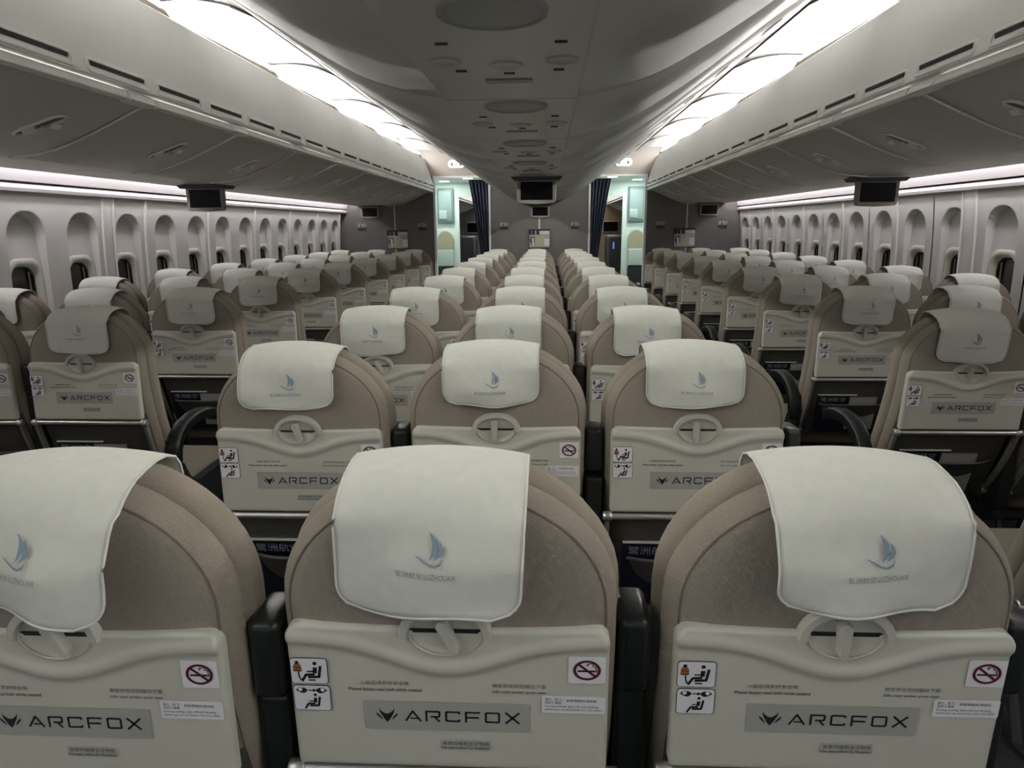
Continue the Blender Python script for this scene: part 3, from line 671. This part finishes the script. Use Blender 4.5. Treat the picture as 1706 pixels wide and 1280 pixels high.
# latch: arched bail, backing plate, turning handle, pin
m = MB(); rs = []
for k in range(25):
    a = pi*k/24; c, s = cos(a), sin(a); n = 1.9
    ox, oz = 0.0585*(1 if c > 0 else -1)*abs(c)**(2/2.2), 0.944+0.046*abs(s)**(2/2.2); ix, iz = 0.0465*(1 if c > 0 else -1)*abs(c)**(2/2.2), 0.944+0.034*abs(s)**(2/2.2)
    rs.append([(ox, 0.012, oz), (ox, -0.005, oz), (ox*0.97, -0.009, 0.944+(oz-0.944)*0.965), (ix*1.03, -0.009, 0.944+(iz-0.944)*1.04), (ix, -0.005, iz), (ix, 0.012, iz)])
m.rings(rs); BAIL = m.mesh('latch_bail', LATCH, True, 40)
m = MB(); q = [(0.047*cos(pi*k/16), 0.951+0.030*sin(pi*k/16)) for k in range(17)]; m.rings([[(x, 0.012, z) for x, z in q], [(x, 0.002, z) for x, z in q]]); m.tube([(0.046*cos(a), -0.0005-0.0035*min(1, abs(sin(a))*3), 0.951-0.033*abs(sin(a))) for a in [pi*k/28 for k in range(29)]], 0.0022, 6); LPLATE = m.mesh('latch_plate', LATCH, True, 30)
m = MB(); rs = []
for k in range(13):
    u = k/12; wd = 0.0085*(0.86+0.14*cos(pi*u)); e = min(u, 1-u)*0.052; wd *= math.sqrt(max(0.02, 1-max(0, 1-e/0.008)**2)); dep = 0.012-0.003*u
    rs.append([(-wd, 0.004, -0.052*u+0.006), (-wd, -dep*0.7, -0.052*u+0.006), (-wd*0.7, -dep, -0.052*u+0.006), (wd*0.7, -dep, -0.052*u+0.006), (wd, -dep*0.7, -0.052*u+0.006), (wd, 0.004, -0.052*u+0.006)])
m.rings(rs); HANDLE = m.mesh('latch_handle', LATCH, True, 40)
m = MB(); m.rings([[(r*cos(2*pi*k/10), y, r*sin(2*pi*k/10)) for k in range(10)] for r, y in ((0.0035, 0.005), (0.0035, -0.002), (0.0025, -0.0035))]); PIN = m.mesh('latch_pin', LATCH, True, 40)
m = MB(); m.box(-0.045, 0.045, -0.0005, 0.006, 0.9475, 0.9520); LSLOT = m.mesh('latch_slot', INK)
# rod and arms
m = MB(); m.tube([(-0.198, 0, 0), (0.198, 0, 0)], 0.0085, 12); ROD = m.mesh('hinge_rod', METAL, True, 40)
def arm_mesh(s):
    m = MB(); p0, p1 = Vector((s*0.2085, 0.012, 0.729)), Vector((s*0.2085, 0.128, 0.455))
    rs = []
    for t in [k/8 for k in range(9)]:
        p = p0.lerp(p1, t); p.y += 0.022*sin(pi*t)*-0.6
        rs.append([(p.x-0.0055, p.y-0.009, p.z-0.003), (p.x+0.0055, p.y-0.009, p.z-0.003), (p.x+0.0055, p.y+0.009, p.z+0.003), (p.x-0.0055, p.y+0.009, p.z+0.003)])
    m.rings(rs)
    return m.mesh('tray_arm', ARMM, True, 40)
def knuckle(s, y, z, r, w_):
    m = MB(); m.rings([[(s*x, y+q*r*cos(2*pi*k/14), z+q*r*sin(2*pi*k/14)) for k in range(14)] for x, q in ((0.2085-w_, 0.9), (0.2085-w_*.8, 1), (0.2085+w_*.8, 1), (0.2085+w_, 0.85))]); return m.mesh('arm_joint', METAL, True, 40)
ARMS = [(arm_mesh(s), knuckle(s, 0.008, 0.729, 0.0125, 0.011), knuckle(s, 0.128, 0.452, 0.015, 0.010)) for s in (-1, 1)]
# cushion, frame, armrests
SEATC = sbox('seat_cushion', FAB2, -0.215, 0.215, 0.19, 0.62, 0.345, 0.465, 0.045, 4)
m = MB(); m.box(-0.205, 0.205, 0.20, 0.58, 0.315, 0.35); m.tube([(-0.213, 0.27, 0.30), (0.213, 0.27, 0.30)], 0.022, 10); m.tube([(-0.213, 0.50, 0.30), (0.213, 0.50, 0.30)], 0.022, 10); SFRAME = m.mesh('seat_frame', FRAME, True, 40)
def leg_mesh():
    m = MB(); m.tube([(0, 0.50, 0.30), (0, 0.52, 0.0)], 0.016, 8); m.tube([(0, 0.27, 0.30), (0, 0.16, 0.0)], 0.016, 8); m.tube([(0, 0.50, 0.28), (0, 0.19, 0.06)], 0.010, 8); m.box(-0.018, 0.018, 0.10, 0.58, 0, 0.014); return m.mesh('leg', FRAME, True, 40)
LEG = leg_mesh()
STOW = sbox('stowed_armrest', BLACK, 0.2175, 0.2605, 0.040, 0.125, 0.830, 0.944, 0.012)
STOWB = sbox('armrest_base', BLACK, 0.2175, 0.2605, 0.045, 0.15, 0.40, 0.827, 0.008)
def down_arm(s):
    m = MB(); path = [(0.125, 0.515), (0.120, 0.555), (0.130, 0.600), (0.160, 0.640), (0.21, 0.668), (0.28, 0.682), (0.36, 0.682), (0.43, 0.668), (0.475, 0.645), (0.488, 0.630)]
    rs = []
    for i, (y, z) in enumerate(path):
        a = path[max(0, i-1)]; b = path[min(len(path)-1, i+1)]; ty, tz = b[0]-a[0], b[1]-a[1]; L = math.hypot(ty, tz); ny, nz = -tz/L, ty/L
        th = 0.026 if i < len(path)-1 else 0.012; xw_ = 0.027 if 0 < i < len(path)-1 else 0.021
        q = rrect(-xw_, xw_, -th, th*0.8, 0.011, 3); rs.append([(s*0.2425+x, y+ny*h, z+nz*h) for x, h in q])
    m.rings(rs); me = m.mesh('armrest', BLACK, True, 45)
    b = MB(); q = [(0.105, 0.50), (0.16, 0.53), (0.20, 0.46), (0.26, 0.425), (0.50, 0.43), (0.56, 0.40), (0.54, 0.30), (0.22, 0.27), (0.12, 0.33)]
    b.rings([[(s*0.2425+x, y, z) for y, z in q] for x in (-0.018, 0.018)]); return me, b.mesh('side_panel', mat('side_panel_dark', (0.022, 0.027, 0.027), 0.45), False)
DARM = {s: down_arm(s) for s in (-1, 1)}

# ---------- prints on the tray
TXT_A = '入座后请系好安全带'; TXT_B = '救生衣在您的座位下面'; TXT_C = '坐垫可做救生浮物用'
def seated(p, x, z, s):
    p.poly(circ(x+0.62*s, z+0.70*s, 0.075*s, 14), 1, 3)
    p.stroke([(x+0.62*s, z+0.54*s), (x+0.60*s, z+0.30*s)], 0.15*s, 1, 3); p.stroke([(x+0.60*s, z+0.38*s), (x+0.32*s, z+0.36*s)], 0.055*s, 1, 3)
    p.stroke([(x+0.60*s, z+0.25*s), (x+0.28*s, z+0.23*s), (x+0.12*s, z-0.04*s)], 0.095*s, 1, 3)
    p.stroke([(x+0.82*s, z+0.60*s), (x+0.74*s, z+0.15*s), (x+0.34*s, z+0.13*s)], 0.10*s, 1, 3)
def sticker_vest():
    p = Print(); W, H = 0.0485, 0.0385
    p.poly(rrect(0, W, 0, H, 0.005), 1, 1); p.poly(rrect(0.0009, W-0.0009, 0.0009, H-0.0009, 0.0043), 0, 2)
    seated(p, 0.010, 0.0055, 0.036)
    p.poly([(0.004, 0.019), (0.015, 0.019), (0.0145, 0.027), (0.011, 0.032), (0.008, 0.032), (0.0045, 0.027)], 2, 3); p.poly(circ(0.0095, 0.032, 0.0024), 1, 4); p.stroke([(0.0045, 0.0195), (0.0145, 0.0195)], 0.0016, 1, 4); p.stroke([(0.0045, 0.0245), (0.0145, 0.0245)], 0.0008, 1, 4)
    p.stroke([(0.0105, 0.018), (0.0115, 0.010), (0.0125, 0.0072), (0.016, 0.0065)], 0.0018, 1, 3); p.stroke([(0.023, 0.006), (0.032, 0.006)], 0.0022, 3, 3)
    return flatmesh(p.mb, 'sticker', [WHITE, INK, ORANGE, MAROON])
def sticker_belt():
    p = Print(); W, H = 0.0485, 0.0385
    p.poly(rrect(0, W, 0, H, 0.005), 1, 1); p.poly(rrect(0.0009, W-0.0009, 0.0009, H-0.0009, 0.0043), 0, 2)
    seated(p, 0.0105, 0.004, 0.029)
    for s in (-1, 1):
        c = 0.0243; p.poly([(c+s*0.0205, 0.031), (c+s*0.016, 0.0355), (c+s*0.009, 0.0345), (c+s*0.006, 0.0325), (c+s*0.006, 0.0295), (c+s*0.010, 0.0265), (c+s*0.015, 0.0275)], 1, 3)
        p.poly(circ(c+s*0.0145, 0.0325, 0.0028), 0, 4)
    p.stroke([(0.0195, 0.031), (0.0285, 0.031)], 0.0016, 1, 3); p.ring(0.0275, 0.031, 0.0012, 0.0022, 1, 3, 12)
    return flatmesh(p.mb, 'sticker', [WHITE, INK, ORANGE, MAROON])
def sticker_nosmoke():
    p = Print(); p.poly(rrect(0, 0.046, 0, 0.0385, 0.003), 0, 1)
    c, d = 0.023, 0.0195
    p.stroke([(c-0.0115, d-0.0015), (c+0.010, d-0.0015)], 0.0027, 1, 2); p.stroke([(c+0.0115, d-0.0027), (c+0.0115, d+0.0005)], 0.002, 1, 2)
    p.stroke([(c+0.011, d+0.001), (c+0.011, d+0.005), (c+0.007, d+0.006), (c+0.008, d+0.010), (c+0.003, d+0.009), (c, d+0.006), (c+0.001, d+0.010)], 0.0011, 1, 2)
    p.stroke([(c-0.0105, d+0.0085), (c+0.0105, d-0.0085)], 0.0032, 2, 3); p.ring(c, d, 0.0135, 0.0172, 2, 3, 32, 0.84)
    return flatmesh(p.mb, 'sticker', [WHITE, INK, MAROON])
def sticker_label():
    p = Print(); p.poly(rrect(0, 0.080, 0, 0.026, 0.002), 0, 1)
    p.text('滑行、起飞、', 0.004, 0.0185, 0.022, 0.0044, 1, 2); p.text('扣好小桌板', 0.004, 0.0138, 0.021, 0.0042, 1, 2); p.text('和降落期间,请收起', 0.031, 0.0172, 0.038, 0.0042, 1, 2)
    p.text('During taxiing, take-off and landing,', 0.004, 0.0085, 0.067, 0.0036, 1, 2); p.text('please put up and fasten the tray table', 0.004, 0.0038, 0.071, 0.0036, 1, 2)
    return flatmesh(p.mb, 'sticker', [WHITE, INKG])
def letters(p, x, z, W, H, st, mi, lay):
    """wide squared lettering built from strokes"""
    n = 6; lw = W/(n+5*0.30); gap = lw*0.30; h = st/2; c = 0.0022
    for i, ch in enumerate('ARCFOX'):
        a = x+i*(lw+gap); b = a+lw; t = z+H; mid = z+H*0.45
        if ch == 'A': p.stroke([(a, z), ((a+b)/2-.0005, t-h), (b, z)], st, mi, lay); p.stroke([(a+lw*.30, z+H*.26), (b-lw*.2, z+H*.26)], st*.8, mi, lay)
        if ch == 'R': p.stroke([(a+h, z), (a+h, t-h), (b-c, t-h), (b-h, t-c), (b-h, mid+c), (b-c, mid), (a+lw*.35, mid)], st, mi, lay); p.stroke([(b-lw*.40, mid), (b-h, z)], st, mi, lay)
        if ch == 'C': p.stroke([(b-h, t-H*.26), (b-h, t-c), (b-c, t-h), (a+c, t-h), (a+h, t-c), (a+h, z+c), (a+c, z+h), (b-c, z+h), (b-h, z+c), (b-h, z+H*.26)], st, mi, lay)
        if ch == 'F': p.stroke([(a+h, z), (a+h, t-h), (b, t-h)], st, mi, lay); p.stroke([(a+h, mid), (b-lw*.08, mid)], st, mi, lay)
        if ch == 'O': q = [(b-h, t-c), (b-c, t-h), (a+c, t-h), (a+h, t-c), (a+h, z+c), (a+c, z+h), (b-c, z+h), (b-h, z+c), (b-h, t-c)]; p.stroke(q, st, mi, lay)
        if ch == 'X': p.stroke([(a+.001, z), (b-.001, t)], st*1.1, mi, lay); p.stroke([(a+.001, t), (b-.001, z)], st*1.1, mi, lay)
def emblem(p, x, z, s, mi, lay):
    for k in (-1, 1):
        f = lambda pts: [(x+k*a*s, z+b*s) for a, b in pts]
        p.poly(f([(0, -0.5), (0, 0.08), (0.14, 0.12), (0.34, 0.28), (0.44, 0.5), (0.40, 0.18), (0.18, -0.26)]), mi, lay)
        p.poly(f([(0.62, 0.16), (0.60, 0.0), (0.36, -0.26), (0.26, -0.36), (0.34, -0.14), (0.44, 0.0)]), mi, lay)
def plate_logo():
    p = Print(); p.poly([(-0.109, 0.803), (0.104, 0.803), (0.104, 0.846), (-0.109, 0.846)], 0, 1)
    emblem(p, -0.0795, 0.825, 0.0225, 1, 2); letters(p, -0.0555, 0.8165, 0.1475, 0.0165, 0.0027, 1, 2)
    return flatmesh(p.mb, 'name_plate', [PLATE, INK])
def plate_cushion():
    p = Print(); p.poly([(-0.012, 0.7735), (0.054, 0.7735), (0.054, 0.788), (-0.012, 0.788)], 0, 1)
    p.text(TXT_C, -0.009, 0.7805, 0.060, 0.0058, 1, 2); p.text('Use seat cushion for floatation', -0.011, 0.7750, 0.063, 0.0042, 1, 2, 0.01)
    return flatmesh(p.mb, 'floatation_plate', [PLATE2, INKG])
def printed_lines():
    p = Print(); p2 = p; p = Print()
    p.text(TXT_A, -0.112, 0.870, 0.063, 0.0058, 0, 1); p.text('Please fasten seat belt while seated', -0.127, 0.861, 0.094, 0.0048, 0, 1, 0.012)
    p2.text(TXT_B, 0.057, 0.870, 0.068, 0.0058, 0, 1); p2.text('Life vest under your seat', 0.057, 0.861, 0.068, 0.0048, 0, 1, 0.012)
    return flatmesh(p.mb, 'belt_notice', [INKG]), flatmesh(p2.mb, 'vest_notice', [INKG])
ST_V, ST_B, ST_N, ST_L, ST_P, ST_C, ST_T, ST_F = sticker_vest(), sticker_belt(), sticker_nosmoke(), sticker_label(), plate_logo(), plate_cushion(), *printed_lines()

# ---------- headrest covers
def cover_fn(seed, skew=0.0, drop=0.0, lift=None):
    rnd = random.Random(seed); A = [rnd.uniform(-1, 1) for _ in range(8)]
    lift = rnd.uniform(-0.009, 0.009) if lift is None else lift
    HWc = 0.113; zbot = 0.990-drop
    path = [(-0.007, zbot)]+[(-0.007, zbot+(1.095-zbot)*k/14) for k in range(1, 15)]
    path += [(-0.005, 1.108), (0.001, 1.121), (0.011, 1.133), (0.024, 1.142), (0.040, 1.149), (0.060, 1.153), (0.085, 1.156), (0.108, 1.154), (0.128, 1.146), (0.140, 1.132), (0.146, 1.115)]+[(0.147, 1.115-0.012*k) for k in range(1, 8)]
    L = len(path)
    def pt(u, k):
        y, z = path[k]; t = k/(L-1); e = z-zbot; half = HWc
        if k < 15 and e < 0.034: r = 0.034; half -= r-math.sqrt(max(0, r*r-(r-e)**2))
        x = u*half
        back = max(0, min(1, (1.10-z)/0.06)) if k < 17 else 0
        b = 0.009*A[0]*sin(9*x/HWc*0.35+A[1]*3)*back+0.008*A[2]*sin(3.1*u+16*e+A[3]*3)*back
        b -= 0.010*(1-u*u)*back*(0.55+0.45*A[4])*max(0, min(1, e/0.05)) - 0.004*abs(u)**3*back
        y += b-0.003*back-abs(lift)*(0.5+0.5*(u if lift > 0 else -u))**1.6*max(0, min(1, (1.125-z)/0.07))*(k < 17)
        if k < 2 or (k < 15 and e < 0.04): z += (0.006*A[5]*u+0.004*A[6]*sin(3*u+A[7]))*max(0, 1-e/0.05)
        if k >= 16: z -= 0.012*u*u+0.002*A[3]*u
        else: z -= 0.003*u*u*(k/16)
        x += skew*(z-1.10)
        return (x, y, z)
    return pt, L
def cover_meshes(seed, skew=0.0, drop=0.0, lift=None):
    pt, L = cover_fn(seed, skew, drop, lift); U = 22; m = MB()
    m.grid([[pt(-1+2*i/U, k) for i in range(U+1)] for k in range(L)])
    cloth = m.mesh('headrest_cover', CLOTH, True)
    h = MB(); edge = [pt(-1, k) for k in range(L-1, 0, -1)]+[pt(-1+2*i/U, 0) for i in range(U+1)]+[pt(1, k) for k in range(1, L)]
    h.tube([(x, y-0.001, z) for x, y, z in edge], 0.0018, 5); hem = h.mesh('hem', HEM, True)
    def surf(x, z):      # rear surface depth at x,z
        u = max(-1, min(1, x/0.113)); q = [pt(u, k) for k in range(1, 19)]
        for a, b in zip(q[:-1], q[1:]):
            if a[2] <= z <= b[2]: return a[1]+(b[1]-a[1])*(z-a[2])/(b[2]-a[2])
        return q[0][1]
    def place(p):
        p.mb.v = [(x+skew*(z-1.10), surf(x, z)-0.0046+y, z) for x, y, z in p.mb.v]
        return p.mb
    p = Print(); x, z, s = 0.003, 1.058, 0.036
    P2 = lambda pts: [(x+a*s, z+b*s) for a, b in pts]
    p.poly(P2([(0.0, 1.0), (0.10, 0.93), (0.28, 0.70), (0.30, 0.45), (0.16, 0.22), (0.04, 0.10), (0.10, 0.30), (0.12, 0.60), (0.06, 0.85)]), 0, 1)
    p.poly(P2([(0.34, 0.74), (0.44, 0.62), (0.50, 0.42), (0.44, 0.26), (0.16, 0.10), (0.30, 0.28), (0.36, 0.50)]), 0, 1)
    p.poly(P2([(0.48, 0.22), (0.38, 0.04), (0.20, -0.04), (0.02, 0.0), (-0.14, 0.10), (-0.40, 0.24), (-0.42, 0.21), (-0.16, 0.03), (0.04, -0.08), (0.24, -0.11), (0.42, -0.03)]), 0, 1)
    p.text('鹭洲航空', -0.036, 1.0395, 0.033, 0.0072, 1, 1, 0.01); p.text('LUZHOUAIR', -0.001, 1.0397, 0.038, 0.0068, 1, 1, 0.01)
    logo = flatmesh(place(p), 'logo', [LOGOB, LOGOG])
    return cloth, hem, logo
COVERS = [cover_meshes(10+i) for i in range(6)]
SPECIAL = {('CC', 1): cover_meshes(21, 0.05, 0.006, 0.028), ('CR', 1): cover_meshes(22, -0.06, -0.004, -0.026), ('CL', 1): cover_meshes(23, 0.08, 0.004, 0.034), ('CL', 2): cover_meshes(24, 0.03, -0.018), ('CC', 2): cover_meshes(25, 0.0, -0.020), ('CR', 2): cover_meshes(26, -0.03, -0.018)}
DX = {('CC', 1): -0.014, ('CR', 1): 0.012, ('CL', 1): -0.010, ('CL', 2): -0.016, ('CC', 2): -0.012, ('CR', 2): -0.012, ('CL', 3): -0.01, ('CC', 3): -0.012, ('CR', 3): -0.012}

# ---------- literature in the pockets
def mag_mesh():
    m = MB(); m.box(-0.165, 0.015, -0.004, 0.004, 0.46, 0.645); me = m.mesh('magazine', MAGN)
    m = MB(); m.box(-0.165, 0.015, -0.0045, 0.0045, 0.645, 0.6485); ed = m.mesh('page_edge', PAPER)
    p = Print(); p.text('鹭洲航空', -0.150, 0.612, 0.115, 0.024, 0, 1); return me, ed, flatmesh(p.mb, 'title', [mat('title_grey', (0.22, 0.24, 0.30), 0.5)])
MAG, MAGE, MAGT = mag_mesh()
m = MB(); m.box(-0.018, 0.108, -0.0012, 0.0012, 0.47, 0.640); CARD = m.mesh('safety_card', CARDG)
p = Print(); p.poly([(-0.012, 0.600), (0.102, 0.600), (0.102, 0.634), (-0.012, 0.634)], 0, 1); CARDP = flatmesh(p.mb, 'card_print', [mat('card_print', (0.33, 0.33, 0.34), 0.4)])

# ---------- place the seats
def recl(deg):
    pv = Vector((0, 0.16, 0.43)); return Matrix.Translation(pv) @ Matrix.Rotation(math.radians(deg), 4, 'X') @ Matrix.Translation(-pv)
POS = {'CL': (-0.48, 'centre-block aisle seat', -1), 'CC': (0.0, 'centre-block middle seat', 0), 'CR': (0.48, 'centre-block aisle seat', 1),
       'LA': (-1.5717, 'window-block aisle seat', -1), 'LM': (-2.052, 'window-block middle seat', -1), 'LW': (-2.532, 'window seat', -1),
       'RA': (1.5717, 'window-block aisle seat', 1), 'RM': (2.052, 'window-block middle seat', 1), 'RW': (2.532, 'window seat', 1)}
# how far each of the nearer seat backs is reclined, and small shifts of its backrest
REC = {('CL', 1): 1.0, ('CC', 1): 2.5, ('CR', 1): 3.0, ('CL', 2): -0.5, ('CC', 2): -2.5, ('CR', 2): -2.5, ('RA', 3): 5.0, ('LA', 3): -2.0}
SHIFT = {('CL', 1): (0, -0.020), ('CC', 1): (-0.004, 0.025), ('CR', 1): (0.006, 0.043), ('RA', 3): (-0.01, 0.03), ('LA', 3): (0.005, -0.02), ('CC', 2): (0, -0.005)}
HANG = {('CC', 1): 24, ('CR', 1): 2, ('CL', 1): 26, ('CL', 2): 16, ('CC', 2): 0, ('CR', 2): 0, ('CL', 3): 34, ('LA', 3): 10, ('LA', 4): 24, ('RA', 3): 2, ('RA', 4): 0}
for key, (x0_, what, sd) in POS.items():
    for r in range(1, 12):
        if key[0] in 'LR' and r < 2: continue
        sx_, sy_ = SHIFT.get((key, r), (0, 0)); x = x0_+sx_; y = Y1+PITCH*(r-1)+sy_; n = 12-r; rnd = random.Random(hash((ord(key[0])*31+ord(key[1]), r)))
        rec = REC.get((key, r), rnd.uniform(-0.7, 0.9)); M = recl(rec)
        where = '%s row back from the bulkhead%s' % (ORD[n], ', '+SIDE[sd] if sd else '')
        t = thing('airline_seat', (x, y, 0), 'beige %s, %s' % (what, where), 'seat', 'beige airline seats')
        O('back_shell', BACK_SHELL, t, M=M); O('back_cushion', BACK_CUSH, t, M=M); 
        sh = t.children[0]; O('seam', PIPING, sh)
        lo = O('back_panel', LOWER, t, M=M); O('literature_pocket', POCKET, lo)
        tr = O('tray_table', TRAYM, t, M=M)
        la = O('tray_latch', BAIL, t, M=M); O('latch_plate', LPLATE, la); O('latch_slot', LSLOT, la)
        hd = O('latch_handle', HANDLE, la, (-0.004, -0.003, 0.966)); hd.rotation_euler.y = -math.radians(HANG.get((key, r), rnd.choice((0, 4, 12, 24, 30))))
        O('latch_pin', PIN, la, (-0.014, 0.003, 0.966))
        O('sticker', ST_V, tr, (-0.2005, -0.0012, 0.8695)); O('sticker', ST_B, tr, (-0.1995, -0.0012, 0.829)); O('sticker', ST_N, tr, (0.1525, -0.0012, 0.880))
        O('sticker', ST_L, tr, (0.1195, -0.0012, 0.8345)); O('name_plate', ST_P, tr, (0, -0.0009, 0))
        O('floatation_plate', ST_C, tr, (0, -0.0009, 0)); O('belt_notice', ST_T, tr, (0, -0.0009, 0)); O('vest_notice', ST_F, tr, (0, -0.0009, 0))
        O('hinge_rod', ROD, t, M=M @ Matrix.Translation((0, 0.008, 0.729)))
        for am, k1, k2 in ARMS:
            a = O('tray_arm', am, t, M=M); O('arm_joint', k1, a); O('arm_joint', k2, a)
        O('seat_cushion', SEATC, t); O('seat_frame', SFRAME, t)
        for lx in (-0.13, 0.13): O('leg', LEG, t, (lx, 0, 0))
        aisle = {'LA': 1, 'RA': -1, 'LW': -1, 'RW': 1}.get(key)
        if aisle and r > 2:
            O('armrest', DARM[aisle][0], t); O('side_panel', DARM[aisle][1], t)
        if key in ('CL', 'CC', 'CR', 'LW', 'LM', 'RA', 'RM'):
            O('stowed_armrest', STOW, t, M=M); O('armrest_base', STOWB, t)
        # headrest cover
        cl, hem, logo = SPECIAL.get((key, r)) or COVERS[rnd.randrange(6)]
        dx = DX.get((key, r), rnd.uniform(-0.014, 0.010))
        c = O('headrest_cover', cl, M=Matrix.Translation((x+dx, y, 0)) @ M); md = c.modifiers.new('thick', 'SOLIDIFY'); md.thickness = 0.002; md.offset = 0
        tag(c, 'white cover over the %s, %s' % (what, where), 'headrest cover', 'white headrest covers')
        O('hem', hem, c); O('logo', logo, c)
        # magazine and card
        if key in ('LA', 'RA', 'CL', 'CR') and 2 <= r <= 9 and not (key[0] == 'C' and r > 2):
            yy = lean(0.58)-0.018; tilt = Matrix.Translation((x, y, 0)) @ M @ Matrix.Translation((0, yy, 0.58)) @ Matrix.Rotation(math.radians(11), 4, 'X') @ Matrix.Translation((0, 0, -0.58))
            g = O('magazine', MAG, M=tilt); tag(g, 'dark magazine behind the %s, %s' % (what, where), 'magazine', 'magazines in seat pockets'); O('page_edge', MAGE, g); O('title', MAGT, g, (0, -0.0042, 0))
            g = O('safety_card', CARD, M=tilt @ Matrix.Translation((0, -0.008, 0))); tag(g, 'grey card behind the %s, %s' % (what, where), 'card', 'safety cards in seat pockets'); O('card_print', CARDP, g, (0, -0.0014, 0))
